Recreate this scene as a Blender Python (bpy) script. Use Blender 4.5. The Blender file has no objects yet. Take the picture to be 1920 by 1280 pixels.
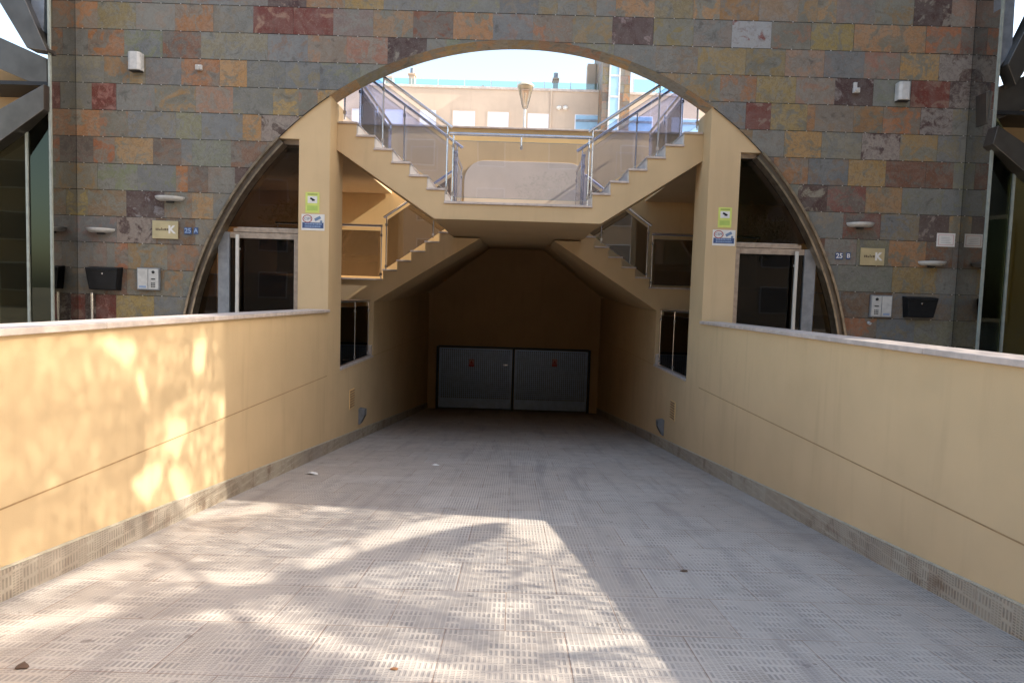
import bpy, math, random
from mathutils import Vector, Matrix
random.seed(7)
S = bpy.context.scene
COL = S.collection

# ------------------------------------------------------------------ camera
F = 1250.0                       # focal length in pixels of the 1920 px wide photograph
CAM = Vector((0.0, -9.6, 1.33))
def _axes():
    ey = Vector(((966-960)/F, (560-640)/F, 1.0)).normalized()
    r = 0.031
    u = Vector((math.sin(r), -math.cos(r), 0.0)); u.z = -(u.x*ey.x+u.y*ey.y)/ey.z
    ez = u.normalized(); ex = ey.cross(ez)
    return ex, ey, ez
EX, EY, EZ = _axes()
cd = bpy.data.cameras.new("camera"); cam = bpy.data.objects.new("camera", cd); COL.objects.link(cam)
cd.sensor_width = 36; cd.lens = 36*F/1920; cd.clip_start = 0.05; cd.clip_end = 900
R = Matrix(((EX.x, -EX.y, -EX.z), (EY.x, -EY.y, -EY.z), (EZ.x, -EZ.y, -EZ.z)))
cam.matrix_world = Matrix.Translation(CAM) @ R.to_4x4()
S.camera = cam

# ------------------------------------------------------------------ sky, sun, exposure
SUN = Vector((1.38, -0.20, 1.0)).normalized()      # towards the sun
W = bpy.data.worlds.new("World"); S.world = W; W.use_nodes = True
nt = W.node_tree; bg = nt.nodes["Background"]
sky = nt.nodes.new("ShaderNodeTexSky"); sky.sky_type = 'NISHITA'; sky.sun_disc = False
sky.sun_elevation = math.asin(SUN.z); sky.sun_rotation = math.atan2(SUN.x, SUN.y)
sky.air_density = 1.0; sky.dust_density = 2.5; sky.ozone_density = 1.0
wb = nt.nodes.new("ShaderNodeMix"); wb.data_type='RGBA'; wb.blend_type='MULTIPLY'; wb.inputs[0].default_value=1
wb.inputs[7].default_value=(1.06,1.0,.90,1)      # camera white balance leaning warm
nt.links.new(sky.outputs[0], wb.inputs[6]); nt.links.new(wb.outputs[2], bg.inputs[0]); bg.inputs[1].default_value = 0.15
sl = bpy.data.lights.new("sun", 'SUN'); so = bpy.data.objects.new("sun", sl); COL.objects.link(so)
sl.energy = 2.3; sl.angle = math.radians(0.5); sl.color = (1.0, 0.92, 0.80)
so.rotation_euler = SUN.to_track_quat('Z', 'Y').to_euler(); so.location = (20, -5, 20)
S.view_settings.view_transform = 'Standard'; S.view_settings.look = 'None'
S.view_settings.exposure = 1.93; S.view_settings.gamma = 1.0
try:
    S.cycles.use_denoising = True; S.cycles.max_bounces = 10; S.cycles.transparent_max_bounces = 16
    S.cycles.diffuse_bounces = 5; S.cycles.glossy_bounces = 5
    S.cycles.caustics_reflective = False; S.cycles.caustics_refractive = False
    S.cycles.sample_clamp_indirect = 6
except Exception: pass

# ------------------------------------------------------------------ helpers
def ray(px, py):
    d = Vector(((px-960)/F, (py-640)/F, 1.0)); return Vector((d.dot(EX), d.dot(EY), d.dot(EZ)))
def atY(px, py, Y):
    d = ray(px, py); return CAM + d*((Y-CAM.y)/d.y)
def atX(px, py, X):
    d = ray(px, py); return CAM + d*((X-CAM.x)/d.x)
SLOPE = 0.1056
def rampz(y): return -SLOPE*(y+9.6) if y > -9.6 else 0.0

ORG = {}
class MB:
    def __init__(s): s.v=[]; s.f=[]; s.m=[]; s.c=[]
    def face(s, pts, mi=0, col=None):
        n=len(s.v); s.v += [tuple(p) for p in pts]; s.f.append(tuple(range(n,n+len(pts)))); s.m.append(mi); s.c.append(col); return s
    def mesh(s, vs, fs, mi=0):
        n=len(s.v); s.v += [tuple(p) for p in vs]
        for f in fs: s.f.append(tuple(n+i for i in f)); s.m.append(mi); s.c.append(None)
        return s
    def box(s, x0,x1,y0,y1,z0,z1, mi=0):
        if x0>x1: x0,x1=x1,x0
        if y0>y1: y0,y1=y1,y0
        if z0>z1: z0,z1=z1,z0
        return s.mesh([(x0,y0,z0),(x1,y0,z0),(x1,y1,z0),(x0,y1,z0),(x0,y0,z1),(x1,y0,z1),(x1,y1,z1),(x0,y1,z1)],
            [(0,3,2,1),(4,5,6,7),(0,1,5,4),(1,2,6,5),(2,3,7,6),(3,0,4,7)], mi)
    def prism(s, poly, off, mi=0):
        off=Vector(off); a=[Vector(p) for p in poly]; b=[p+off for p in a]; n=len(a)
        nn=Vector((0,0,0))
        for i in range(n): nn += a[i].cross(a[(i+1)%n])
        if nn.dot(off) > 0: a.reverse(); b.reverse()
        s.mesh(a+b, [tuple(range(n)), tuple(range(2*n-1,n-1,-1))]+[(i,i+n,(i+1)%n+n,(i+1)%n) for i in range(n)], mi)
        return s
    def xz(s, poly, y0, y1, mi=0): return s.prism([(x,y0,z) for x,z in poly], (0,y1-y0,0), mi)
    def yz(s, poly, x0, x1, mi=0): return s.prism([(x0,y,z) for y,z in poly], (x1-x0,0,0), mi)
    def tube(s, p0, p1, r, seg=10, r1=None, mi=0):
        p0=Vector(p0); p1=Vector(p1); d=(p1-p0).normalized(); r1 = r if r1 is None else r1
        a=d.orthogonal().normalized(); b=d.cross(a)
        vs=[]
        for p,rr in ((p0,r),(p1,r1)):
            for i in range(seg):
                t=2*math.pi*i/seg; vs.append(p+a*math.cos(t)*rr+b*math.sin(t)*rr)
        return s.mesh(vs, [(i,(i+1)%seg,(i+1)%seg+seg,i+seg) for i in range(seg)]+[tuple(range(seg-1,-1,-1)),tuple(range(seg,2*seg))], mi)
    def bar(s, p0, p1, w, h, up=(0,0,1), mi=0):
        p0=Vector(p0); p1=Vector(p1); d=(p1-p0).normalized(); a=d.cross(Vector(up)).normalized()*w/2; b=a.cross(d).normalized()*h/2
        vs=[p0-a-b,p0+a-b,p0+a+b,p0-a+b,p1-a-b,p1+a-b,p1+a+b,p1-a+b]
        return s.mesh(vs, [(0,1,2,3),(7,6,5,4),(0,4,5,1),(1,5,6,2),(2,6,7,3),(3,7,4,0)], mi)
    def lathe(s, c, prof, seg=20, mi=0):
        c=Vector(c); vs=[]
        for r,z in prof:
            for i in range(seg):
                t=2*math.pi*i/seg; vs.append(c+Vector((r*math.cos(t), r*math.sin(t), z)))
        fs=[]
        for k in range(len(prof)-1):
            for i in range(seg):
                j=(i+1)%seg; fs.append((k*seg+i,k*seg+j,(k+1)*seg+j,(k+1)*seg+i))
        fs.append(tuple(range(seg-1,-1,-1))); fs.append(tuple(range((len(prof)-1)*seg,len(prof)*seg)))
        return s.mesh(vs, fs, mi)
    def build(s, name, mats, parent=None, smooth=False, bevel=0, colname=None):
        if not isinstance(mats,(list,tuple)): mats=[mats]
        o0 = ORG.get(parent.name, Vector((0,0,0))) if parent else Vector((0,0,0))
        me=bpy.data.meshes.new(name); me.from_pydata([tuple(Vector(v)-o0) for v in s.v], [], s.f); me.update()
        for m in mats: me.materials.append(m)
        me.polygons.foreach_set("material_index", s.m)
        if colname:
            for k in range(2):
                at=me.color_attributes.new("tint_%s" % "ab"[k], 'FLOAT_COLOR', 'CORNER')
                for p,c in zip(me.polygons, s.c):
                    cc = c[k] if c else (.2,.2,.2,0)
                    for li in p.loop_indices: at.data[li].color=cc
        if smooth:
            me.polygons.foreach_set("use_smooth", [True]*len(me.polygons))
            try: me.set_sharp_from_angle(angle=math.radians(40))
            except Exception: pass
        o=bpy.data.objects.new(name, me); COL.objects.link(o)
        if parent: o.parent=parent; ORG[o.name]=o0
        if bevel:
            b=o.modifiers.new("bevel",'BEVEL'); b.width=bevel; b.segments=2; b.limit_method='ANGLE'
        return o
def tag(o, label=None, cat=None, group=None, kind=None):
    if label: o["label"]=label
    if cat: o["category"]=cat
    if group: o["group"]=group
    if kind: o["kind"]=kind
    return o
def thing(name, loc, label, cat, group=None):
    o=bpy.data.objects.new(name, None); COL.objects.link(o); o.location=loc; o.empty_display_size=.2
    ORG[o.name]=Vector(loc); return tag(o,label,cat,group)

# ------------------------------------------------------------------ materials
class NM:
    """small node-building helper"""
    def __init__(s, name):
        s.mat=bpy.data.materials.new(name); s.mat.use_nodes=True; s.t=s.mat.node_tree
        s.b=s.t.nodes["Principled BSDF"]; s.out=s.t.nodes["Material Output"]
    def n(s, typ, **kw):
        o=s.t.nodes.new(typ)
        for k,v in kw.items():
            if k in o.inputs: s.set(o.inputs[k], v)
            else: setattr(o,k,v)
        return o
    def set(s, inp, v):
        if hasattr(v,'is_output') or isinstance(v,bpy.types.NodeSocket): s.t.links.new(v, inp)
        else: inp.default_value=v
    def math(s, op, a, b=0.0, c=None):
        o=s.t.nodes.new("ShaderNodeMath"); o.operation=op; s.set(o.inputs[0],a); s.set(o.inputs[1],b)
        if c is not None: s.set(o.inputs[2],c)
        return o.outputs[0]
    def mix(s, f, a, b, mode='MIX'):
        o=s.t.nodes.new("ShaderNodeMix"); o.data_type='RGBA'; o.blend_type=mode
        s.set(o.inputs[0],f); s.set(o.inputs[6],a if not isinstance(a,tuple) else (*a[:3],1)); s.set(o.inputs[7],b if not isinstance(b,tuple) else (*b[:3],1))
        return o.outputs[2]
    def noise(s, vec, scale, detail=4, rough=.55, dist=0):
        o=s.t.nodes.new("ShaderNodeTexNoise"); s.set(o.inputs['Vector'],vec); o.inputs['Scale'].default_value=scale
        o.inputs['Detail'].default_value=detail; o.inputs['Roughness'].default_value=rough; o.inputs['Distortion'].default_value=dist
        return o.outputs['Fac']
    def ramp(s, f, p0, p1, v0=0.0, v1=1.0):
        o=s.t.nodes.new("ShaderNodeMapRange"); o.interpolation_type='SMOOTHSTEP'
        s.set(o.inputs[0],f); s.set(o.inputs[1],p0); s.set(o.inputs[2],p1); s.set(o.inputs[3],v0); s.set(o.inputs[4],v1); return o.outputs[0]
    def pos(s): return s.t.nodes.new("ShaderNodeNewGeometry").outputs['Position']
    def sep(s, v):
        o=s.t.nodes.new("ShaderNodeSeparateXYZ"); s.set(o.inputs[0],v); return o.outputs
    def comb(s,x,y,z):
        o=s.t.nodes.new("ShaderNodeCombineXYZ"); s.set(o.inputs[0],x); s.set(o.inputs[1],y); s.set(o.inputs[2],z); return o.outputs[0]
    def bump(s, h, strength=.3, dist=.01):
        o=s.t.nodes.new("ShaderNodeBump"); s.set(o.inputs['Height'],h); o.inputs['Strength'].default_value=strength; o.inputs['Distance'].default_value=dist
        s.t.links.new(o.outputs[0], s.b.inputs['Normal']); return o
    def base(s, c, rough=.6, metal=0.0, spec=None):
        s.set(s.b.inputs['Base Color'], (*c,1) if isinstance(c,tuple) else c)
        s.set(s.b.inputs['Roughness'], rough); s.set(s.b.inputs['Metallic'], metal)
        if spec is not None: s.b.inputs['Specular IOR Level'].default_value=spec
        return s

def plain(name, c, rough=.5, metal=0.0, var=.12, scale=12, bump=0.0, spec=None):
    m=NM(name); p=m.pos(); f=m.noise(p,scale,3)
    a=tuple(x*(1-var) for x in c); b=tuple(min(1,x*(1+var)) for x in c)
    m.base(m.mix(m.ramp(f,.3,.7),a,b),rough,metal,spec)
    if bump: m.bump(m.noise(p,scale*8,4),bump,.004)
    return m.mat

def stucco(name, c, joints=True):
    m=NM(name); p=m.pos()
    big=m.noise(p,.55,3); mid=m.noise(p,3.2,5,.6); 
    sx,sy,sz=m.sep(p)
    streak=m.noise(m.comb(m.math('MULTIPLY',sx,5.0),m.math('MULTIPLY',sy,5.0),m.math('MULTIPLY',sz,.5)),1.3,4)
    c1=tuple(x*.90 for x in c); c2=tuple(min(1,x*1.05) for x in c)
    col=m.mix(m.ramp(big,.3,.7),c1,c2)
    col=m.mix(m.ramp(mid,.45,.8,0,.22),col,tuple(x*.80 for x in c))
    col=m.mix(m.ramp(streak,.52,.80,0,.34),col,(c[0]*.72,c[1]*.70,c[2]*.72))
    m.base(col,.85,0,.25)
    fine=m.noise(p,140,3); m.bump(m.math('ADD',fine,m.math('MULTIPLY',mid,.6)),.22,.004)
    return m.mat

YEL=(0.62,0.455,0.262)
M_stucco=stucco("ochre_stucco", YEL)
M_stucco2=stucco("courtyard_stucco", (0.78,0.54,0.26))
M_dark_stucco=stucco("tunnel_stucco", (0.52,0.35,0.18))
M_peach=stucco("peach_render", (0.56,0.445,0.35))

def mat_slate():
    m=NM("slate_cladding"); p=m.pos()
    a=m.n("ShaderNodeAttribute"); a.attribute_name="tint_a"
    b=m.n("ShaderNodeAttribute"); b.attribute_name="tint_b"
    # every tile samples the noise at an own offset stored in alpha
    off=m.comb(m.math('MULTIPLY',b.outputs['Alpha'],37.0),m.math('MULTIPLY',b.outputs['Alpha'],11.0),m.math('MULTIPLY',b.outputs['Alpha'],23.0))
    v=m.n("ShaderNodeVectorMath"); v.operation='ADD'; m.set(v.inputs[0],p); m.set(v.inputs[1],off); q=v.outputs[0]
    n1=m.noise(q,4.6,6,.62,.7); n2=m.noise(q,2.2,5,.6,1.6)
    n3=m.noise(q,13,6,.70,.5); n4=m.noise(q,60,3,.6); n5=m.noise(q,8.5,5,.6,1.2)
    A=a.outputs['Color']; B=b.outputs['Color']
    thr=m.math('SUBTRACT',.62,m.math('MULTIPLY',a.outputs['Alpha'],.24))
    mask=m.ramp(n1,m.math('SUBTRACT',thr,.025),m.math('ADD',thr,.045))
    mask=m.math('MULTIPLY',mask,m.ramp(n3,.36,.55,.35,1.0))
    col=m.mix(mask,A,B)
    # soft tonal clouds and a darker vein network inside each tile
    col=m.mix(m.ramp(n2,.38,.62,.0,.34),col,m.mix(.5,col,(.30,.29,.25)))
    ridge=m.ramp(m.math('ABSOLUTE',m.math('SUBTRACT',n5,.5)),.0,.045,1,0)
    col=m.mix(m.math('MULTIPLY',ridge,m.math('MULTIPLY',a.outputs['Alpha'],.75)),col,m.mix(.55,B,(.06,.035,.025)))
    col=m.mix(m.ramp(n3,.50,.66,0,.38),col,m.mix(.5,B,(.09,.095,.09)))
    col=m.mix(m.ramp(n4,.55,.70,0,.30),col,(.30,.27,.21))
    dark=m.ramp(n1,.30,.40,.50,0); col=m.mix(dark,col,(.06,.052,.045))
    m.base(col,m.ramp(n3,.3,.7,.42,.62),0,.42)
    m.bump(m.math('ADD',m.math('MULTIPLY',n1,1.0),m.math('MULTIPLY',n3,.45)),.45,.012)
    return m.mat
M_slate=mat_slate()
M_grout=plain("joint_backing",(.045,.042,.04),.9)  # dark backing seen between the tiles
M_clip=plain("clip_steel",(.42,.40,.37),.4,.6)

def mask_relief(m,u,v):
    """basket of short bars: returns recess mask (1 = recessed) and block id noise"""
    B=.078
    bu=m.math('FLOOR',m.math('DIVIDE',u,B)); bv=m.math('FLOOR',m.math('DIVIDE',v,B))
    wn=m.n("ShaderNodeTexWhiteNoise"); wn.noise_dimensions='2D'; m.set(wn.inputs['Vector'],m.comb(bu,bv,0.0))
    chk=m.math('GREATER_THAN',wn.outputs[0],.52)
    fu=m.math('FRACT',m.math('DIVIDE',u,B)); fv=m.math('FRACT',m.math('DIVIDE',v,B))
    def bars(a,b,na,nb):
        fa=m.math('FRACT',m.math('MULTIPLY',a,na)); fb=m.math('FRACT',m.math('MULTIPLY',b,nb))
        da=m.ramp(m.math('ABSOLUTE',m.math('SUBTRACT',fa,.5)),.20,.32,1,0)
        db=m.ramp(m.math('ABSOLUTE',m.math('SUBTRACT',fb,.5)),.30,.40,1,0)
        return m.math('MULTIPLY',da,db)
    h=bars(fu,fv,3.0,1.0); w=bars(fv,fu,5.0,3.0)
    o=m.n("ShaderNodeMix"); o.data_type='FLOAT'; m.set(o.inputs[0],chk); m.set(o.inputs[2],h); m.set(o.inputs[3],w)
    return o.outputs[0]

def mat_relief(name, axes, light, dark, dirt, slab=(.60,.575), dirt_amt=.35):
    m=NM(name); p=m.pos(); sx,sy,sz=m.sep(p)
    d={'x':sx,'y':sy,'z':sz}; u=d[axes[0]]; v=d[axes[1]]
    rec=mask_relief(m,u,v)
    br=m.n("ShaderNodeTexBrick"); m.set(br.inputs['Vector'],m.comb(u,v,0.0))
    br.inputs['Scale'].default_value=1; br.inputs['Brick Width'].default_value=slab[0]; br.inputs['Row Height'].default_value=slab[1]
    br.inputs['Mortar Size'].default_value=.0035; br.inputs['Mortar Smooth'].default_value=.6
    br.inputs['Color1'].default_value=(0,0,0,1); br.inputs['Color2'].default_value=(1,1,1,1); br.inputs['Mortar'].default_value=(.5,.5,.5,1)
    mort=br.outputs['Fac']; tone=m.n("ShaderNodeRGBToBW"); m.set(tone.inputs[0],br.outputs['Color'])
    big=m.noise(p,.7,4); mid=m.noise(p,4,6,.65); fin=m.noise(p,60,4,.65); mic=m.noise(p,240,2)
    base=m.mix(m.ramp(big,.3,.7),light,tuple(x*.86 for x in light))
    base=m.mix(m.ramp(tone.outputs[0],.1,.9,0,.55),base,(light[0]*.82,light[1]*.77,light[2]*.73))
    keep=m.ramp(mid,.35,.62,.35,1.0)
    r2=m.math('MULTIPLY',rec,keep)
    col=m.mix(r2,base,dark)
    col=m.mix(m.ramp(mid,.52,.78,0,dirt_amt),col,dirt)
    col=m.mix(m.ramp(fin,.52,.75,0,.35),col,tuple(x*.72 for x in light))
    col=m.mix(m.math('MULTIPLY',mort,m.ramp(mid,.3,.6,.30,.85)),col,(.25,.155,.11))
    spots=m.noise(p,9,3,.5); col=m.mix(m.ramp(spots,.70,.74,0,.5),col,(.13,.10,.085))
    tyre=m.noise(m.comb(m.math('MULTIPLY',sx,2.2),m.math('MULTIPLY',sy,.22),0.0),1.6,4,.6)
    col=m.mix(m.ramp(tyre,.50,.72,0,.55),col,(.27,.24,.225))
    m.base(col,.8,0,.3)
    h=m.math('SUBTRACT',m.math('MULTIPLY',fin,.25),m.math('ADD',m.math('MULTIPLY',rec,.9),m.math('MULTIPLY',mort,1.2)))
    m.bump(h,.55,.006)
    return m.mat
M_ramp=mat_relief("ramp_relief_slabs","xy",(.56,.505,.445),(.30,.275,.25),(.27,.215,.175))
M_skirt=mat_relief("skirting_relief_slabs","yz",(.47,.41,.32),(.24,.20,.15),(.19,.12,.075),slab=(.42,.50),dirt_amt=.85)
M_marble=plain("worn_marble",(.55,.47,.42),.45,0,.14,9,.08)
M_marble_w=plain("white_marble",(.66,.62,.57),.4,0,.08,7,.05)
M_pave=plain("podium_paving",(.38,.33,.28),.8,0,.15,3,.1)
M_asph=plain("street_asphalt",(.06,.058,.055),.9,0,.2,20,.2)
M_steel=plain("brushed_steel",(.62,.62,.64),.25,.95,.08,30)
M_steel_w=plain("satin_steel_frame",(.40,.33,.27),.42,.6,.15,14)
M_polish=plain("polished_steel",(.15,.135,.12),.32,.85,.15,3)
M_bronze=plain("bronzed_steel_trim",(.30,.25,.19),.28,.85,.25,10)
M_satin=plain("satin_handle_steel",(.62,.60,.56),.42,.35,.04)
M_white=plain("white_enamel",(.50,.50,.49),.4)
M_black=plain("black_plastic",(.007,.008,.010),.42,0,.2,spec=.25)
M_dkmetal=plain("dark_metal",(.03,.03,.032),.45,.4)
M_gate=plain("gate_paint",(.36,.46,.64),.42,.5,.08,6)
M_galv=plain("galvanised_steel",(.26,.28,.31),.45,.6,.15,8)
M_red=plain("sign_red",(.36,.04,.035),.5)
M_paper=plain("paper",(.72,.70,.66),.7,0,.04)
M_lime=plain("lime_sticker",(.60,.66,.16),.5,0,.05)
M_blue=plain("sign_blue",(.045,.085,.20),.5,0,.05)
M_ltblue=plain("pale_blue",(.25,.34,.50),.5,0,.05)
M_gold=plain("brass_plate",(.55,.48,.30),.35,.65,.1,4)
M_sand=plain("sand_fill",(.5,.46,.36),.5)
M_leafdry=plain("dry_leaf",(.36,.17,.07),.7)

def glass(name, tint, refl, reflcol=(1,1,1), rough=0.0, ior=1.45):
    m=NM(name); t=m.t
    tr=t.nodes.new("ShaderNodeBsdfTransparent"); tr.inputs[0].default_value=(*tint,1)
    gl=t.nodes.new("ShaderNodeBsdfGlossy"); gl.inputs['Color'].default_value=(*reflcol,1); gl.inputs['Roughness'].default_value=rough
    lw=t.nodes.new("ShaderNodeFresnel"); lw.inputs[0].default_value=ior
    f=m.math('ADD',m.math('MULTIPLY',lw.outputs[0],1-refl),refl)
    nb=t.nodes.new("ShaderNodeBump"); nb.inputs['Strength'].default_value=.04; nb.inputs['Distance'].default_value=.02
    m.set(nb.inputs['Height'],m.noise(m.pos(),1.2,1)); t.links.new(nb.outputs[0],gl.inputs['Normal'])
    mx=t.nodes.new("ShaderNodeMixShader"); m.set(mx.inputs[0],f); t.links.new(tr.outputs[0],mx.inputs[1]); t.links.new(gl.outputs[0],mx.inputs[2])
    t.links.new(mx.outputs[0], s_out(m)); t.nodes.remove(m.b); return m.mat
def s_out(m): return m.out.inputs['Surface']
M_glass=glass("balustrade_glass",(.86,.89,.99),.045)
M_glass_low=glass("balustrade_glass_smoked",(.50,.46,.43),.07)
M_doorglass=glass("door_glass",(.19,.17,.17),.0,(.8,.8,.8))
M_fin=glass("mirror_glass",(.10,.10,.09),.50,(.92,.90,.84))
M_bayglass=glass("tinted_bay_glass",(.26,.26,.21),.10,(.26,.28,.22))
M_clearbay=glass("clear_bay_glass",(.70,.70,.52),.06,(.6,.62,.5))
M_edge=plain("glass_edge",(.30,.33,.30),.35)
M_roofglass=glass("roof_glass",(.72,.88,.90),.05)
M_blind=plain("white_blind",(.74,.73,.78),.6,0,.03)
M_bluepane=plain("sky_blue_pane",(.30,.48,.66),.15,0,.08,2)

# ------------------------------------------------------------------ slate tiles
A_ELL, B_ELL = 4.85, 4.95
def zell(x):
    t=1-(x/A_ELL)**2
    return B_ELL*math.sqrt(t) if t>0 else 0.0
PAL={ # base colour, vein colour, vein coverage
 'G':((.150,.150,.134),(.185,.160,.115),.50),'B':((.134,.139,.138),(.170,.145,.105),.45),
 'T':((.148,.143,.112),(.230,.145,.065),.58),'Y':((.165,.152,.112),(.310,.185,.070),.64),
 'O':((.160,.135,.105),(.290,.125,.045),.62),'P':((.180,.155,.125),(.240,.145,.090),.50),
 'R':((.125,.026,.016),(.24,.13,.09),.30),'M':((.115,.098,.082),(.155,.070,.040),.55),
 'D':((.055,.024,.021),(.22,.185,.155),.24),'L':((.22,.185,.16),(.065,.030,.026),.46),
 'W':((.270,.270,.265),(.17,.06,.04),.30)}
def tilecol(t, rnd):
    a,b,c=PAL[t]; k=rnd.uniform(.94,1.16); h=rnd.uniform(.97,1.04)
    a=(a[0]*k*h,a[1]*k,a[2]*k/h); b=tuple(x*rnd.uniform(.85,1.15) for x in b)
    return ((*a,min(1,max(0,c+rnd.uniform(-.2,.2)))),(*b,rnd.random()))
ZC, CH = -.278, .372
ACC=[
(137,183,32,'O'),(183,255,32,'T'),(255,328,32,'G'),(328,400,32,'O'),(400,475,32,'G'),(475,550,35,'R'),(550,625,37,'R'),(625,700,38,'G'),(700,775,40,'T'),(775,850,42,'M'),(850,925,45,'Y'),(1148,1225,58,'D'),
(165,233,78,'O'),(233,305,78,'B'),(305,377,80,'M'),(377,502,80,'G'),(502,577,82,'B'),(577,650,85,'P'),(650,727,88,'P'),(727,800,90,'D'),(800,837,92,'G'),(1300,1350,18,'Y'),(1350,1423,18,'O'),(1423,1497,20,'P'),
(195,243,125,'T'),(243,273,125,'Y'),(273,340,125,'B'),(340,412,127,'O'),(412,463,128,'Y'),(463,535,130,'B'),(535,600,132,'B'),
(172,218,175,'R'),(218,290,175,'G'),(290,367,178,'T'),(367,437,178,'P'),(437,512,180,'G'),(512,560,182,'Y'),
(142,187,226,'Y'),(187,240,226,'T'),(240,330,226,'B'),(330,378,228,'G'),(378,455,228,'B'),(455,490,230,'Y'),
(142,175,278,'M'),(175,215,278,'O'),(215,287,278,'Y'),(287,340,278,'M'),(340,360,278,'B'),(360,433,280,'G'),(433,500,280,'M'),
(142,183,327,'T'),(183,258,327,'G'),(258,330,328,'B'),(330,352,328,'O'),(352,390,328,'M'),(390,440,328,'G'),
(142,165,376,'Y'),(165,237,376,'T'),(237,308,378,'D'),(308,360,378,'T'),(360,400,378,'Y'),
(1640,1713,32,'T'),(1713,1783,40,'D'),(1783,1830,42,'P'),(1372,1446,72,'W'),(1446,1520,75,'T'),(1520,1600,80,'Y'),(1600,1735,90,'Y'),(1735,1800,95,'O'),
(1225,1300,70,'T'),(1300,1372,72,'G'),(1308,1398,120,'Y'),(1398,1472,122,'T'),(1472,1545,125,'P'),(1545,1620,128,'B'),(1620,1687,130,'P'),(1687,1760,135,'Y'),(1760,1825,138,'L'),
(1350,1418,168,'O'),(1418,1492,172,'Y'),(1492,1565,174,'P'),(1565,1637,178,'D'),(1637,1707,182,'G'),(1707,1780,186,'R'),(1780,1820,190,'L'),
(1345,1398,220,'B'),(1398,1445,222,'R'),(1445,1513,224,'Y'),(1513,1528,226,'O'),(1528,1600,226,'P'),(1600,1655,230,'T'),(1655,1725,234,'O'),(1725,1785,238,'L'),
(1410,1470,272,'G'),(1470,1540,275,'Y'),(1540,1615,278,'G'),(1615,1687,282,'L'),(1687,1757,286,'Y'),(1757,1800,288,'B'),
(1450,1515,325,'O'),(1515,1590,328,'B'),(1590,1660,332,'Y'),(1660,1735,335,'M'),(1735,1787,338,'M'),
(1495,1550,380,'D'),(1550,1622,384,'M'),(1622,1690,388,'Y'),(1690,1765,390,'G'),
(1515,1580,432,'G'),(1580,1650,436,'M'),(1650,1722,440,'B'),(1722,1778,442,'D'),(1778,1800,444,'Y'),
(1545,1605,485,'G'),(1605,1665,488,'G'),(1665,1735,490,'Y'),(1735,1785,492,'M'),
(1570,1672,530,'G'),(1672,1755,534,'T'),(1575,1670,580,'M'),(1670,1783,585,'B'),
(195,238,520,'M'),(100,160,570,'R'),(180,218,570,'R'),(175,200,478,'G'),(215,240,478,'O')]
XE=6.295
rows={}
for x0,x1,py,t in ACC:
    a=atY(x0,py,0); b=atY(x1,py,0); zc=(a.z+b.z)/2
    # the photograph's courses sit a little lower on the left and higher on the right
    zc += .065+.0075*(a.x+b.x)/2
    k=int(math.floor((zc-ZC)/CH)); rows.setdefault(k,[]).append((a.x,b.x,t))
rs=random.Random(11)
slate=MB()
def emit_tile(mb, x0,x1,z0,z1,t,rnd):
    c=tilecol(t,rnd); g=.0022; x0+=g*.2; x1-=g*.2; z0+=g*1.6; z1-=g*1.8; dy=rnd.uniform(-.002,.002)
    far = min(abs(x0),abs(x1))>A_ELL or min(zell(x0),zell(x1))<0
    n=max(1,int((x1-x0)/.06))
    if z0>=max(zell(x0),zell(x1),B_ELL if x0*x1<0 else 0) or min(abs(x0),abs(x1))>A_ELL: n=1
    for i in range(n):
        a=x0+(x1-x0)*i/n; b=x0+(x1-x0)*(i+1)/n
        ba=max(z0,zell(a)); bb=max(z0,zell(b))
        if ba>=z1 and bb>=z1: continue
        mb.face([(a,dy,min(ba,z1)),(b,dy,min(bb,z1)),(b,dy,z1),(a,dy,z1)],0,c)
clips=[]
for k in range(0,21):
    z0=ZC+k*CH; z1=z0+CH
    acc=sorted(rows.get(k,[]))
    segs=[]; x=-XE
    ph=rs.uniform(0,.55)
    def fill(xa,xb):
        L=xb-xa
        if L<.02: return
        n=max(1,round(L/.553)); e=[xa+L*i/n for i in range(n+1)]
        for i in range(n):
            if e[i+1]-e[i]>.4 and rs.random()<.12:
                mm=(e[i]+e[i+1])/2; segs.append((e[i],mm,None)); segs.append((mm,e[i+1],None))
            else: segs.append((e[i],e[i+1],None))
    if not acc:
        segs.append((x,x+ph+.05,None)); x+=ph+.05
    for a,b,t in acc:
        a=max(a,x); b=min(b,XE)
        if b-a<.05: continue
        fill(x,a)
        segs.append((a,b,t)); x=b
    fill(x,XE)
    for a,b,t in segs:
        if t is None: t=rs.choices("GBTYOPRMDL",[40,20,28,5,3,3,.5,4,1.6,1.5])[0]
        emit_tile(slate,a,b,z0,z1,t,rs)
    xx=-XE+.1
    while xx<XE:
        if z0>zell(xx)+.02 and z0>.5: clips.append((xx,z0))
        xx+=.2765
for xx,zz in clips: slate.box(xx-.007,xx+.007,-.005,.004,zz-.005,zz+.005,1)
TOP=7.6
build_root=thing("slate_clad_building",(0,0.1,0),"slate clad building pierced by a big elliptical archway over the garage ramp","building")
slate.build("slate_cladding",[M_slate,M_clip],build_root,colname=True)
# backing wall following the arch
bk=MB(); xs=[-6.7]+[-A_ELL+2*A_ELL*i/96 for i in range(97)]+[6.7]
for a,b in zip(xs,xs[1:]):
    za=zell(a) if abs(a)<A_ELL-1e-6 else 0; zb=zell(b) if abs(b)<A_ELL-1e-6 else 0
    if b-a<1e-4: continue
    bk.face([(a,.012,za),(b,.012,zb),(b,.012,TOP),(a,.012,TOP)])
    bk.face([(b,.365,zb),(a,.365,za),(a,.365,TOP),(b,.365,TOP)])
    bk.face([(a,.012,TOP),(b,.012,TOP),(b,.365,TOP),(a,.365,TOP)])
bk.build("wall_core",M_grout,build_root)
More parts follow.
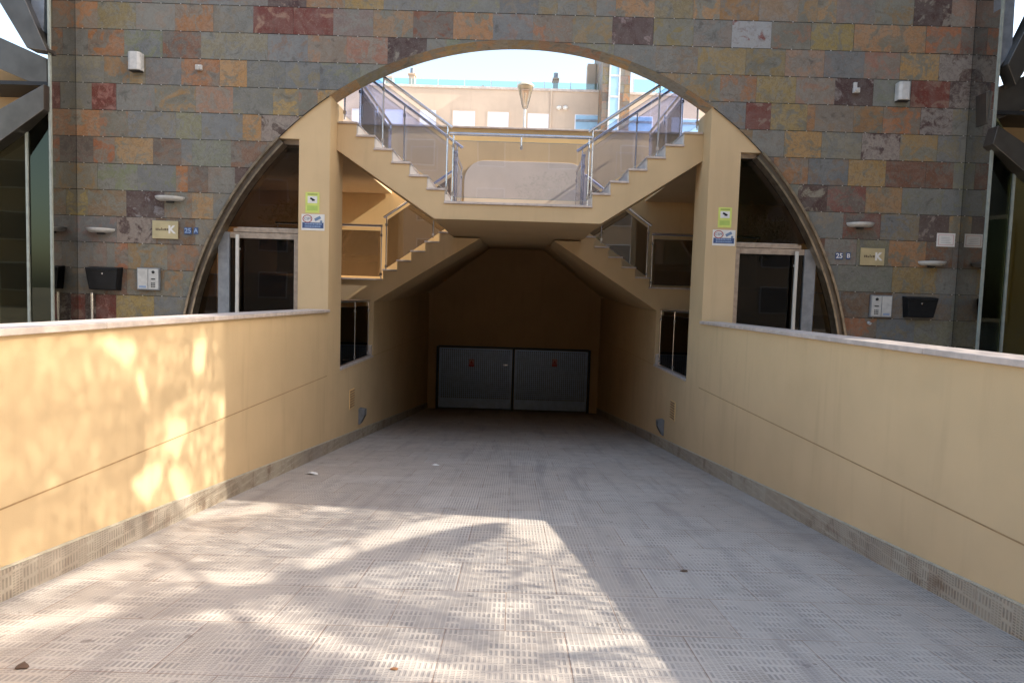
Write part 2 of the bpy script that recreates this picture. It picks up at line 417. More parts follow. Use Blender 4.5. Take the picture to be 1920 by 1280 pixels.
# tiled soffit of the arch, tints lightened to imitate light bounced from below
sf=MB(); ang=[math.atan2(B_ELL*0+zell(x)/B_ELL, x/A_ELL) for x in (2.72,-2.72)]
n=13; t0,t1=ang; 
for i in range(n):
    a=t0+(t1-t0)*i/n; b=t0+(t1-t0)*(i+1)/n
    c=tilecol(rs.choice("YTYYTG"),rs); c=tuple(tuple([min(.5,v*1.6) for v in q[:3]]+[q[3]]) for q in c)
    for j in range(4):
        p=a+(b-a)*j/4; q=a+(b-a)*(j+1)/4
        P=(A_ELL*math.cos(p),B_ELL*math.sin(p)); Q=(A_ELL*math.cos(q),B_ELL*math.sin(q))
        sf.face([(P[0],-.004,P[1]),(Q[0],-.004,Q[1]),(Q[0],.37,Q[1]),(P[0],.37,P[1])],0,c)
        e=1.0035
        if 0: sf.face([(P[0]*e,-.004,P[1]*e),(Q[0]*e,-.004,Q[1]*e),(Q[0],-.004,Q[1]),(P[0],-.004,P[1])],0,c)
sf.build("arch_soffit",[M_slate],build_root,colname=True)

# ------------------------------------------------------------------ pillars, spandrels, doors of the building
PI_X, PO_X = 2.70, 3.14
for s in (-1,1):
    pm=MB(); N=6
    xs=[PI_X+(PO_X-PI_X)*i/N for i in range(N+1)]
    poly=[(s*PI_X,-2.6),(s*PO_X,-2.6)]+[(s*x,zell(x)) for x in reversed(xs)]
    pm.xz(poly,.03,.74)
    pm.build("pillar",M_stucco,build_root)
    lm=MB(); xs=[PO_X+.001+(3.415-PO_X)*i/5 for i in range(6)]
    xe=A_ELL*math.sqrt(1-(3.50/B_ELL)**2)
    xs=[PO_X+(xe-PO_X)*i/6 for i in range(7)]
    poly=[(s*x,3.50) for x in (PO_X,xe)]+[(s*x,zell(x)) for x in reversed(xs[:-1])]
    lm.xz(poly,.03,.36); lm.build("lintel",M_stucco,build_root)
    # curved steel frame of the side opening
    th0=math.asin(3.50/B_ELL); NN=30
    def strip(w0,w1,y0,y1,mat,name="arch_frame"):
        mb=MB(); r=[]
        for i in range(NN+1):
            t=th0*i/NN; t=th0-t; cx,cz=A_ELL*math.cos(t),B_ELL*math.sin(t)
            nx,nz=math.cos(t),math.sin(t)
            r.append([(s*(cx-nx*w0),y0,cz-nz*w0),(s*(cx-nx*w1),y0,cz-nz*w1),(s*(cx-nx*w1),y1,cz-nz*w1),(s*(cx-nx*w0),y1,cz-nz*w0)])
        vs=[p for q in r for p in q]; fs=[]
        for i in range(NN):
            for j in range(4):
                a=4*i+j; b=4*i+(j+1)%4; f=(a,b,b+4,a+4); fs.append(f if s>0 else f[::-1])
        fs.append((0,3,2,1) if s>0 else (0,1,2,3)); k=4*NN; fs.append((k,k+1,k+2,k+3) if s>0 else (k,k+3,k+2,k+1))
        mb.mesh(vs,fs); return mb
    fr=strip(-.010,.022,-.03,.19,None).build("arch_frame",M_bronze,build_root,smooth=True)
    strip(.0225,.082,.012,.19,None).build("frame_channel",M_polish,fr,smooth=True)
    strip(.0825,.110,-.012,.20,None).build("frame_bead",M_bronze,fr,smooth=True)
    # glazing plane
    Y=.16
    door=MB()
    dx0,dx1=3.145,4.36   # pillar side, far side
    zt=2.17
    door.box(s*3.145,s*3.235,Y-.02,Y+.04,.0,zt)           # hinge stile
    door.box(s*3.236,s*4.17,Y-.02,Y+.04,zt-.085,zt)        # head
    door.box(s*3.236,s*4.17,Y-.02,Y+.04,0.0,.12)
    dr=door.build("entrance_door",M_steel_w,build_root,bevel=.004)
    MB().box(s*3.236,s*4.169,Y+.005,Y+.015,.12,zt-.085).build("door_glass",M_doorglass,dr)
    hb=MB(); hb.bar((s*4.03,Y-.09,.25),(s*4.03,Y-.09,2.13),.045,.03,up=(0,1,0)); 
    for z in (.45,1.93): hb.bar((s*4.03,Y-.09,z),(s*4.03,Y-.02,z),.03,.03)
    hb.build("pull_handle",M_satin,dr,bevel=.003)
    hp=MB(); hp.box(s*4.05,s*4.08,Y-.045,Y-.02,.85,1.15); hp.tube((s*4.03,Y-.07,.98),(s*4.03,Y-.02,.98),.03); hp.build("lock",M_steel,dr)
    tb=MB(); tb.box(s*3.145,s*4.06,Y-.03,Y+.06,zt+.004,zt+.075); 
    xq=A_ELL*math.sqrt(1-((zt+.1)/B_ELL)**2)-.19
    tb.box(s*4.0601,s*xq,Y-.02,Y+.05,zt+.006,zt+.06)
    MB().box(s*4.172,s*4.34,Y-.03,Y+.06,0,zt).build('side_stile',M_galv,build_root,bevel=.004)
    tb.build("door_surround",M_steel_w,build_root,bevel=.004)
    # fanlight and side light in one curved sheet each
    def sheet(xa,xb,zb,nm):
        mb=MB(); k=14
        for i in range(k):
            a=xa+(xb-xa)*i/k; b=xa+(xb-xa)*(i+1)/k
            za=min(3.47,B_ELL/A_ELL*math.sqrt(max(0,(A_ELL-.09)**2-a*a))); zb2=min(3.47,B_ELL/A_ELL*math.sqrt(max(0,(A_ELL-.09)**2-b*b)))
            if za<=zb and zb2<=zb: continue
            pts=[(s*a,Y+.01,zb),(s*b,Y+.01,zb),(s*b,Y+.01,max(zb,zb2)),(s*a,Y+.01,za)]
            if s<0: pts=pts[::-1]
            mb.face(pts)
        return mb.build(nm,M_doorglass,build_root)
    sheet(3.145,4.37,zt+.075,"fanlight"); sheet(4.37,4.69,0,"side_light")
    hm=MB(); hm.box(s*3.145,s*3.40,Y-.03,Y+.05,3.44,3.498); hm.build("fanlight_head",M_steel_w,build_root)

# stair rails standing in the lobbies, seen through the doors
for s in (-1,1):
    t=thing("lobby_handrail",(s*3.4,1.3,.13),"steel stair handrail slanting down inside the %s lobby behind the door glass"%("left" if s<0 else "right"),"handrail","lobby handrails")
    m=MB(); m.tube((s*3.3,1.4,1.45),(s*5.3,1.9,.55),.028,10); m.build("rail",M_satin,t,smooth=True)
    m=MB(); m.tube((s*3.75,1.51,.13),(s*3.75,1.51,1.25),.022,10); m.build("post",M_satin,t,smooth=True)
    m=MB(); m.tube((s*5.0,1.82,.13),(s*5.0,1.82,.68),.022,10); m.build("post",M_satin,t,smooth=True)
# lobby, landings and tunnel behind the arch
CEIL=3.45
for s in (-1,1):
    lb=MB()
    lb.box(s*2.72,s*6.2,.37,4.6,.02,.13)
    lb.build("lobby_floor",M_marble,build_root)
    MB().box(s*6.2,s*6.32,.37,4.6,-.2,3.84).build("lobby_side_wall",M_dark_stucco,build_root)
    sl_=MB(); sl_.box(s*2.665,s*6.2,.745,4.6,CEIL,3.80); sl_.box(s*3.145,s*6.2,.37,.743,CEIL+.07,3.80); sl_.build("lobby_ceiling",M_stucco,build_root)
    MB().box(s*2.64,s*6.3,.76,4.615,3.804,3.85).build("terrace_paving",M_marble_w,build_root)
    # tunnel side wall
    tw=MB(); tw.box(s*2.70,s*2.84,.742,3.139,-2.6,.125)
    tw.box(s*2.70,s*2.84,3.14,11.4,-3.2,1.45)
    tw.build("tunnel_wall",M_stucco,build_root)
    ms=MB(); ms.box(s*2.685,s*2.86,.745,3.137,.128,.165); ms.box(s*2.715,s*2.86,3.03,3.136,.166,.36); ms.build("lobby_edge",M_marble,build_root,bevel=.004)
# joint lines on the tunnel walls are shallow grooves
    MB().box(s*2.697,s*2.70,3.15,11.3,.145,.155).build("wall_joint",M_dark_stucco,build_root)
rear=MB(); rear.xz([(-6.3,.1),(-2.86,.1),(-2.86,1.25),(-.7,2.52),(.7,2.52),(2.86,1.25),(2.86,.1),(6.3,.1),(6.3,4.86),(-6.3,4.86)],4.62,4.84)
rear.build("rear_wall",M_stucco2,build_root)
MB().box(-6.3,6.3,4.59,4.87,4.862,4.90).build("rear_wall_coping",M_marble,build_root,bevel=.004)
# pale raised panel on the rear wall imitating a reflection in the stair glass
def rrect(x0,x1,z0,z1,r,k=8):
    pts=[]
    for cx,cz,a0 in ((x1-r,z0+r,-90),(x1-r,z1-r,0),(x0+r,z1-r,90),(x0+r,z0+r,180)):
        for i in range(k+1):
            a=math.radians(a0+90*i/k); pts.append((cx+r*math.cos(a),cz+r*math.sin(a)))
    return pts
MB().xz(rrect(-1.15,1.45,2.95,4.20,.42),4.598,4.617).build("reflection_panel",plain("pale_reflection",(.72,.60,.45),.8,0,.05,2),build_root,bevel=.006)
# tunnel vault (soffit rising to the back)
f0=[(-2.7,1.19),(-.65,2.48),(.65,2.48),(2.7,1.19)]; f1=[(-2.7,1.46),(-.85,2.87),(.85,2.87),(2.7,1.46)]
cl=MB(); y0,y1=4.6,11.4
for i in range(3):
    a,b=f0[i],f0[i+1]; c,d=f1[i+1],f1[i]
    cl.face([(a[0],y0,a[1]),(d[0],y1,d[1]),(c[0],y1,c[1]),(b[0],y0,b[1])])
    cl.face([(a[0],y0,a[1]+.12),(b[0],y0,b[1]+.12),(c[0],y1,c[1]+.12),(d[0],y1,d[1]+.12)])
cl.build("tunnel_ceiling",M_stucco,build_root)
bw=MB(); G0,G1,GT=-2.36,2.37,-.25
bw.xz([(-2.7,-2.6),(G0-.05,-2.6),(G0-.05,GT+.05),(G1+.05,GT+.05),(G1+.05,-2.6),(2.7,-2.6),(2.7,2.9),(-2.7,2.9)],11.4,11.6)
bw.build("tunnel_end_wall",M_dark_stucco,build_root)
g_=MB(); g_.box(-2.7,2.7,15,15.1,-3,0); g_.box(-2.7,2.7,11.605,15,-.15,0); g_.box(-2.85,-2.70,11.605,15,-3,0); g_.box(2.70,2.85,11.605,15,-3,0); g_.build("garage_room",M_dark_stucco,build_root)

# ------------------------------------------------------------------ parapet walls
def copseg(s,y0,y1,mb):
    L=1.55; y=y0
    while y<y1-.01:
        e=min(y+L,y1); mb.box(s*2.665,s*3.00,y+.002,e-.002,1.052,1.092); y=e
for s,nm in ((-1,"left"),(1,"right")):
    t=thing("parapet_wall",(s*2.8,-9.6,0),
        "ochre rendered ramp wall with pale stone coping, the one %s of the ramp" % ("in dappled sunlight left" if s<0 else "in shade right"),
        "wall","rendered walls flanking the ramp")
    w=MB(); w.yz([(-9.9,-.3),(.028,-1.6),(.028,1.05),(-9.9,1.05)],s*2.70,s*2.95); w.build("rendered_wall",M_stucco,t)
    g=MB(); g.box(s*2.698,s*2.70,-9.8,.02,.125,.134); g.build("wall_joint",plain("joint_dark_ochre",(.33,.21,.10),.9),t)
    c=MB(); copseg(s,-9.9,.026,c); c.build("stone_coping",M_marble,t,bevel=.005)
    k=MB(); 
    k.yz([(-9.9,-.1),(-9.6,-.1),(11.38,rampz(11.38)-.1),(11.38,rampz(11.38)+.17),(-9.6,.17),(-9.9,.17)],s*2.682,s*2.70)
    k.build("tile_skirting",M_skirt,t)
    MB().yz([(-9.6,.172),(11.38,rampz(11.38)+.172),(11.38,rampz(11.38)+.182),(-9.6,.182)],s*2.684,s*2.70).build("skirting_cap",M_sand,t)

# ------------------------------------------------------------------ ground
g=MB(); g.face([(-2.72,-9.6,0),(2.72,-9.6,0),(2.72,16,rampz(16)),(-2.72,16,rampz(16))])
tag(g.build("ramp",M_ramp),kind="structure")
for s in (-1,1):
    p=MB(); xa,xb=sorted((s*2.96,s*60)); p.face([(xa,-9.6,.0),(xb,-9.6,.0),(xb,.36,.0),(xa,.36,.0)])
    tag(p.build("podium_pavement",M_pave),kind="structure")
p=MB(); p.face([(-300,-400,-.004),(300,-400,-.004),(300,-9.6,-.004),(-300,-9.6,-.004)]); tag(p.build("street",M_pave),kind="structure")
p=MB(); p.face([(-300,-12,-4.2),(300,-12,-4.2),(300,500,-4.2),(-300,500,-4.2)]); tag(p.build("ground",M_pave),kind="structure")
p=MB(); p.face([(-60,4.88,3.85),(60,4.88,3.85),(60,60,3.85),(-60,60,3.85)]); tag(p.build("courtyard_paving",M_marble_w),kind="structure")

# ------------------------------------------------------------------ staircases
st=thing("double_staircase",(0,.4,2.48),"ochre double staircase crossing the archway from a central landing with marble treads","staircase")
RX,RZ,TR=1.10,.185,.264
ld=MB(); ld.xz([(-1.24,2.48),(1.24,2.48),(1.10,2.705),(-1.10,2.705)],.40,3.138); ld.box(-1.19,1.19,3.139,4.6,2.482,2.705); ld.build("landing",M_stucco,st)
MB().box(-1.10,1.10,.375,4.59,2.708,2.742).build("landing_slab",M_marble,st,bevel=.004)
for s in (-1,1):
    top=[(s*RX,2.70)]
    for k in range(1,7):
        top += [(s*(RX+TR*(k-1)),2.712+RZ*k),(s*(RX+TR*k),2.712+RZ*k)]
    xe=RX+TR*6
    poly=[(s*1.101,2.484),(s*1.25,2.484),(s*2.699,3.44),(s*2.699,2.712+RZ*6)]+[p for p in reversed(top) if abs(p[0])<=2.70]
    poly[0]=(s*1.101,2.60); poly[1]=(s*1.243,2.484)
    m=MB(); m.xz(poly,.402,1.6); fl=m.build("upper_flight",M_stucco,st)
    for k in range(1,7):
        a=RX+TR*(k-1); z=2.714+RZ*k
        t=MB(); t.box(s*(a-.018),s*(a+TR+ (0 if k<6 else -.005)),.378,1.6,z,z+.030); t.build("tread",M_marble,fl,bevel=.003)
        MB().box(s*(a-.012),s*(a-.0005),.42,1.58,z-RZ+.032,z-.001).build("riser",M_marble_w,fl)
    # lower flight
    top=[]
    X0=2.53
    for k in range(1,6):
        top += [(s*(X0-TR*(k-1)),1.60+RZ*k),(s*(X0-TR*k),1.60+RZ*k)]
    poly=[(s*2.70,1.19),(s*2.70,1.60),(s*X0,1.60)]+top+[(s*(X0-TR*5),2.45),(s*.70,2.45)]
    m=MB(); m.xz(poly,3.142,4.598); fl=m.build("lower_flight",M_stucco,st)
    for k in range(1,6):
        a=X0-TR*(k-1); z=1.602+RZ*k
        MB().box(s*(a+.015),s*(a-TR),3.12,4.59,z,z+.028).build("tread",M_marble,fl,bevel=.003)
    m=MB(); m.box(s*2.701,s*6.19,3.142,4.598,1.19,1.60); m.build("half_landing",M_stucco,st)
    MB().box(s*2.54,s*6.19,3.12,4.59,1.603,1.632).build("half_landing_slab",M_marble,st)

# ------------------------------------------------------------------ balustrades
def balustrade(label, p0, p1, h0, h1, glassm, posts, lift=.10, rail=1.0, group="glass balustrades of the stairs"):
    """from foot p0 to foot p1 (3D points on the nosing line)"""
    p0=Vector(p0); p1=Vector(p1); t=thing("glass_balustrade",tuple(p0),label,"balustrade",group)
    up=Vector((0,0,1)); d=(p1-p0).normalized(); sd=d.cross(up).normalized()
    q=[p0+up*lift+d*.04,p1+up*lift-d*.04,p1+up*(rail-.10)-d*.04,p0+up*(rail-.10)+d*.04]
    MB().prism([p-sd*.005 for p in q], sd*.010).build("glass_panel",glassm,t)
    eb=MB()
    for a,b in (((0,1),(2,3)) if glassm is M_glass else ((2,3),)): eb.bar(q[a]+up*.002,q[b]+up*.002,.012,.006)
    eb.build("glass_edge",M_edge if glassm is M_glass else M_dkmetal,t)
    r=MB(); r.tube(p0+up*rail-d*h0,p1+up*rail+d*h1,.024,12); r.build("handrail",M_steel,t,smooth=True)
    for f in posts:
        c=p0+(p1-p0)*f; m=MB(); m.tube(c+up*(-.02 if not (f==.5 and glassm is M_glass) else rail-.2),c+up*(rail-.02),.012,8); m.box(c.x-.02,c.x+.02,c.y-.02,c.y+.02,c.z+rail-.20,c.z+rail-.15); (f==.5 and glassm is M_glass) or m.box(c.x-.02,c.x+.02,c.y-.02,c.y+.02,c.z+lift+.02,c.z+lift+.07)
        m.build("post",M_steel,t)
    return t
balustrade("level front glass balustrade across the central stair landing",(-1.03,.47,2.742),(1.07,.47,2.742),.02,.02,M_glass,(.02,.5,.98),.07)
for s in (-1,1):
    w="left" if s<0 else "right"
    y1=RX+TR*6; top=2.742+RZ*6
    balustrade("front sloping glass balustrade of the upper %s stair flight"%w,(s*1.03,.47,2.84),(s*2.66,.47,3.96),.02,.0,M_glass,(.03,.62,.97),.03)
    balustrade("rear sloping glass balustrade of the upper %s stair flight"%w,(s*.98,1.53,2.80),(s*2.66,1.53,3.96),.05,.0,M_glass,(.03,.55,.97),.03)
    balustrade("level glass balustrade on the terrace edge above the %s lobby"%w,(s*2.68,1.65,3.85),(s*2.68,4.5,3.85),.0,.0,M_glass,(.02,.5,.98),.05)
    balustrade("sloping smoked glass balustrade of the lower %s stair flight"%w,(s*2.50,3.18,1.82),(s*1.25,3.18,2.70),.05,.0,M_glass_low,(.01,.72),.0)
    balustrade("level smoked glass balustrade on the %s half landing behind the pillar"%w,(s*2.56,3.18,1.632),(s*4.6,3.18,1.632),.0,.0,M_glass_low,(.01,.98),.04)
    balustrade("glass balustrade guarding the %s lobby edge above the ramp"%w,(s*2.76,.80,.166),(s*2.76,3.02,.166),.0,.0,M_doorglass,(.02,.5,.98),.02,1.04)
    balustrade("short glass balustrade along the %s side of the landing back"%w,(s*1.08,1.7,2.742),(s*1.08,3.1,2.742),.0,.0,M_glass,(.02,.98),.07)

# ------------------------------------------------------------------ garage gate
gy=11.30; gb=rampz(11.3)
gt=thing("garage_gate",(0,gy,gb),"grey double leaf garage gate of perforated steel at the tunnel end","gate")
mid=(atY(962,700,gy)).x
m=MB(); 
for x in (G0-.02,mid,G1+.02): m.box(x-.035,x+.035,gy-.03,gy+.05,gb,GT+.03)
m.box(G0,G1,gy,gy+.05,GT,GT+.05); m.build("gate_post",M_dkmetal,gt)
for x0,x1 in ((G0+.03,mid-.045),(mid+.045,G1-.03)):
    lf=MB(); zb=gb+.05; kp=gb+.36
    lf.box(x0,x1,gy+.0,gy+.03,zb,kp); 
    for a,b in ((x0,x0+.04),(x1-.04,x1)): lf.box(a,b,gy-.002,gy+.03,kp+.001,GT-.02)
    lf.box(x0+.041,x1-.041,gy-.002,gy+.03,GT-.06,GT-.02)
    leaf=lf.build("gate_leaf",M_gate,gt)
    gr=MB(); nx=int((x1-x0)/.062); nz=int((GT-.06-kp)/.062)
    for i in range(1,nx): xx=x0+(x1-x0)*i/nx; gr.box(xx-.011,xx+.011,gy+.002,gy+.012,kp+.002,GT-.061)
    for i in range(1,nz): zz=kp+(GT-.06-kp)*i/nz; gr.box(x0+.042,x1-.042,gy+.0135,gy+.022,zz-.011,zz+.011)
    gr.build("grille",M_gate,leaf)
    bkp=MB(); bkp.box(x0+.042,x1-.042,gy+.026,gy+.03,kp+.002,GT-.061); bkp.build("backing_sheet",plain("blue_grey_sheet",(.13,.15,.19),.5,.1),leaf)
for px,w in ((884,"left"),(1040,"right")):
    c=atY(px,680,gy-.02); t=thing("warning_sign",tuple(c),"small red and white warning sign on the %s leaf of the garage gate"%w,"sign","warning signs on the gate")
    MB().box(c.x-.08,c.x+.08,gy-.012,gy-.004,c.z-.12,c.z+.11).build("panel",M_red,t)
    MB().box(c.x-.07,c.x+.07,gy-.016,gy-.0125,c.z-.05,c.z+.10).build("field",plain("dull_pink",(.42,.22,.22),.5),t)
    MB().xz([(c.x-.055,c.z-.035),(c.x+.055,c.z-.035),(c.x,c.z+.08)],gy-.020,gy-.0165).build("triangle",M_red,t)
c=atY(948,684,gy-.02); m=MB(); m.box(c.x-.07,c.x+.07,gy-.03,gy-.004,c.z-.02,c.z+.02); tag(m.build("gate_lock",M_steel),"small pale lock plate beside the middle post of the gate","lock")

# ------------------------------------------------------------------ things on the tunnel walls
for s,vp,bp in ((-1,(659,747),(674,779)),(1,(1262,769),(1243,800))):
    w="left" if s<0 else "right"
    X=s*2.70; c=atX(*vp,X); t=thing("vent_grille",tuple(c),"louvred ochre vent grille low on the %s ramp wall"%w,"vent","vent grilles on the ramp walls")
    MB().box(X,X-s*.012,c.y-.16,c.y+.16,c.z-.16,c.z+.16).build("frame",M_stucco2,t)
    m=MB()
    for i in range(7): z=c.z-.13+i*.043; m.box(X-s*.0122,X-s*.020,c.y-.14,c.y+.14,z-.006,z+.010)
    m.build("louvres",plain("brown_louvre",(.20,.12,.07),.6),t)
    c=atX(*bp,X); t=thing("bulkhead_lamp",tuple(c),"grey wedge shaped bulkhead light below the vent on the %s ramp wall"%w,"wall light","bulkhead lights on the ramp walls")
    m=MB(); m.prism([(X,c.y-.09,c.z+.14),(X-s*.11,c.y-.09,c.z+.12),(X-s*.11,c.y-.09,c.z+.03),(X-s*.03,c.y-.09,c.z-.14),(X,c.y-.09,c.z-.14)],(0,.18,0)); m.build("housing",M_galv,t,bevel=.004)
    MB().prism([(X-s*.112,c.y-.07,c.z+.02),(X-s*.104,c.y-.07,c.z+.01),(X-s*.036,c.y-.07,c.z-.12),(X-s*.044,c.y-.07,c.z-.12)],(0,.14,0)).build("lens",M_dkmetal,t)

# ------------------------------------------------------------------ things on the slate wall
def side(px): return "left" if px<960 else "right"
for (x0,x1,y0,y1) in ((242,274,100,137),(1673,1707,160,193)):
    a=atY(x0,y1,-.02); b=atY(x1,y0,-.02); w=side(x0); s=-1 if w=="left" else 1
    cx=(a.x+b.x)/2; t=thing("box_lamp",(cx,0,a.z),"pale rounded box wall lamp high on the %s slate wall"%w,"wall lamp","box lamps on the slate wall")
    m=MB(); pts=[(-.085,0),(-.088,.06),(-.085,.105),(-.05,.125),(.05,.125),(.078,.10),(.088,.06),(.085,0)]
    m.prism([(cx+p[0],-p[1]-.004,a.z+.02) for p in pts],(0,0,.245)); m.build("housing",M_white,t,bevel=.006)
    MB().box(cx-.08,cx+.08,-.10,-.012,a.z+.008,a.z+.0195).build("lens",M_dkmetal,t)
for (x0,x1,y0,y1) in ((367,382,121,134),(1597,1611,156,177)):
    a=atY(x0,y1,0); b=atY(x1,y0,0); cx=(a.x+b.x)/2; w=side(x0); t=thing("sensor",(cx,0,a.z),"tiny white sensor on the slate between the lamp and the arch, %s side"%w,"sensor","sensors on the slate wall")
    MB().box(cx-.045,cx+.045,-.05,-.003,a.z+.01,a.z+.08).build("body",M_white,t,bevel=.006)
    m=MB(); m.tube((cx,-.05,a.z+.045),(cx,-.075,a.z+.035),.028,12); m.build("eye",M_white,t)
    if w=="right": MB().box(cx-.04,cx+.005,-.04,-.003,a.z+.082,a.z+.155).build("bracket",M_white,t,bevel=.004)
for (x0,x1,y0,y1,lb) in ((293,347,366,381,"half round wall sconce beside the left arch frame above the brass plate"),(165,216,426,439,"half round wall sconce above the black mailbox on the left"),(1586,1637,415,430,"half round wall sconce beside the right arch frame above the brass plate"),(1720,1771,488,501,"half round wall sconce above the black mailbox on the right")):
    a=atY(x0,y1,0); b=atY(x1,y0,0); cx=(a.x+b.x)/2; z=(a.z+b.z)/2; r=(b.x-a.x)/2
    t=thing("wall_sconce",(cx,0,z),lb,"wall light","half round sconces on the slate wall")
    m=MB(); K=16; rings=[]
    for rr,dz in ((1.0,.030),(1.0,.018),(.96,-.002),(.86,-.020),(.70,-.030)):
        rings.append([Vector((cx+r*rr*math.cos(math.pi*i/K),-.004-.17*rr*math.sin(math.pi*i/K),z+dz)) for i in range(K+1)])
    vs=[p for q in rings for p in q]; n=K+1; fs=[]
    for k in range(4):
        for i in range(K): fs.append((k*n+i,k*n+i+1,(k+1)*n+i+1,(k+1)*n+i))
    fs.append(tuple(range(n-1,-1,-1))); fs.append(tuple(range(4*n,5*n)))
    m.mesh(vs,fs); m.build("bowl",M_white,t,smooth=True)
    MB().box(cx-.05,cx+.05,-.03,-.003,z-.055,z-.0305).build("bracket",M_dkmetal,t)

def text_mesh(name, body, size, loc, mat, parent, bold=0.0, rot=(math.pi/2,0,0), depth=.001):
    cu=bpy.data.curves.new(name,'FONT'); cu.body=body; cu.size=size; cu.align_x='CENTER'; cu.align_y='CENTER'; cu.extrude=depth; cu.offset=bold
    o=bpy.data.objects.new(name+"_src",cu); COL.objects.link(o)
    dg=bpy.context.evaluated_depsgraph_get(); me=bpy.data.meshes.new_from_object(o.evaluated_get(dg)); bpy.data.objects.remove(o)
    me.materials.clear(); me.materials.append(mat)
    ob=bpy.data.objects.new(name,me); COL.objects.link(ob); ob.parent=parent
    ob.location=Vector(loc)-ORG[parent.name]; ob.rotation_euler=rot; return ob
for (x0,x1,y0,y1) in ((287,335,415,447),(1611,1658,466,497)):
    a=atY(x0,y1,0); b=atY(x1,y0,0); w=side(x0); cx=(a.x+b.x)/2; cz=(a.z+b.z)/2
    t=thing("name_plate",(cx,0,cz),"brass coloured name plate with a white emblem on the %s slate wall"%w,"plate","brass name plates on the slate wall")
    MB().box(a.x,b.x,-.022,-.004,a.z,b.z).build("plate",M_gold,t,bevel=.003)
    text_mesh("emblem","K",.15,(b.x-.09,-.024,cz),M_paper,t,.006)
    m=MB(); xx=a.x+.05; r=random.Random(3)
    while xx<b.x-.15:
        ww=r.uniform(.012,.03); m.box(xx,xx+ww,-.0245,-.0222,cz-.012,cz+r.uniform(.008,.03)); xx+=ww+.007
    m.build("lettering",plain("plate_brown",(.16,.12,.07),.5),t)
for (xa,xb,py,txt,w) in ((353,368,433,"A","left"),(1573,1590,480,"B","right")):
    a=atY(xa,py,0); b=atY(xb,py,0)
    t=thing("house_number",((a.x+b.x)/2,0,a.z),"small blue house number tiles reading 25 %s on the slate"%txt,"house number","house number tiles on the slate wall")
    MB().box(a.x-.052,a.x+.052,-.012,-.004,a.z-.048,a.z+.048).build("tile",M_blue,t)
    MB().box(b.x-.03,b.x+.03,-.012,-.004,b.z-.048,b.z+.048).build("tile",M_blue,t)
    text_mesh("digits","25",.095,(a.x,-.0125,a.z),M_ltblue if w=="left" else M_paper,t,.002)
    text_mesh("letter",txt,.085,(b.x,-.0125,b.z),M_ltblue if w=="left" else M_paper,t,.002)
for (x0,x1,y0,y1) in ((165,228,501,543),(1692,1755,557,595)):
    a=atY(x0,y1,-.05); b=atY(x1,y0,-.05); w=side(x0); s=-1 if w=="left" else 1
    t=thing("mailbox",((a.x+b.x)/2,0,a.z),"glossy black plastic mailbox on the %s slate wall"%w,"mailbox","mailboxes on the slate wall")
    m=MB(); d=.14
    # body wider at the top front, tapering to the bottom
    xi0,xi1=a.x+.015,b.x-.015
    m.mesh([(a.x+.03,-.004,a.z),(b.x-.03,-.004,a.z),(b.x,-.004,b.z),(a.x,-.004,b.z),(a.x+.05,-d*.8,a.z+.01),(b.x-.05,-d*.8,a.z+.01),(b.x-.01,-d,b.z-.02),(a.x+.01,-d,b.z-.02)],
        [(4,5,6,7),(0,4,7,3),(5,1,2,6),(3,7,6,2),(0,1,5,4),(1,0,3,2)])
    m.build("body",M_black,t,bevel=.008)
    MB().box(a.x+.04,b.x-.04,-d-.012,-d+.004,b.z-.055,b.z-.035).build("flap",M_black,t,bevel=.003)
    MB().tube(((a.x+b.x)/2+.02*s*-1,-d+.002,b.z-.10),((a.x+b.x)/2+.02*s*-1,-d-.004,b.z-.10),.012,10).build("lock",M_steel,t)
for (x0,x1,y0,y1) in ((260,302,503,543),(1628,1671,554,594)):
    a=atY(x0,y1,0); b=atY(x1,y0,0); w=side(x0)
    t=thing("intercom",((a.x+b.x)/2,0,a.z),"pale grey two panel door intercom beside the %s mailbox"%w,"intercom","door intercoms on the slate wall")
    MB().box(a.x,b.x,-.045,-.003,a.z,b.z).build("housing",M_galv,t,bevel=.004)
    mx=(a.x+b.x)/2; pl=plain("intercom_panel",(.50,.49,.46),.45)
    cam_side=(a.x+.015,mx-.006) if w=="right" else (mx+.006,b.x-.015); oth=(mx+.006,b.x-.015) if w=="right" else (a.x+.015,mx-.006)
    p1=MB().box(cam_side[0],cam_side[1],-.052,-.0455,a.z+.015,b.z-.015).build("camera_panel",pl,t)
    MB().box(oth[0],oth[1],-.052,-.0455,a.z+.015,b.z-.015).build("button_panel",pl,t)
    c=(cam_side[0]+cam_side[1])/2
    m=MB(); m.tube((c,-.0525,b.z-.06),(c,-.058,b.z-.06),.022,12); m.box(c-.03,c+.03,-.055,-.0525,a.z+.15,a.z+.165); m.build("camera_eye",M_dkmetal,p1)
    m=MB()
    for i in range(3):
        for j in range(3): m.box(c-.03+i*.022,c-.016+i*.022,-.055,-.0525,a.z+.04+j*.025,a.z+.056+j*.025)
    m.build("speaker_holes",M_dkmetal,p1)
    MB().box(oth[0]+.02,oth[1]-.02,-.0545,-.0525,a.z+.03,a.z+.06).build("name_strip",M_ltblue,t)
a=atY(1628,605,0); tag(MB().tube((a.x,-.003,a.z),(a.x,-.05,a.z-.01),.022,10).build("bell_button",M_white),"little round white button under the right intercom","button")
a=atY(178,588,0); b=atY(178,549,0); tag(MB().tube((a.x,-.06,0),(a.x,-.06,b.z),.022,12).build("chrome_stub_pipe",M_steel,smooth=True),"short vertical chrome pipe below the left mailbox","pipe")
a=atY(1755,462,0); b=atY(1791,438,0); t=thing("paper_notice",((a.x+b.x)/2,0,a.z),"white paper notice with a red border beside the right glass fin","notice")
MB().box(a.x,b.x,-.008,-.003,a.z,b.z).build("sheet",M_paper,t)
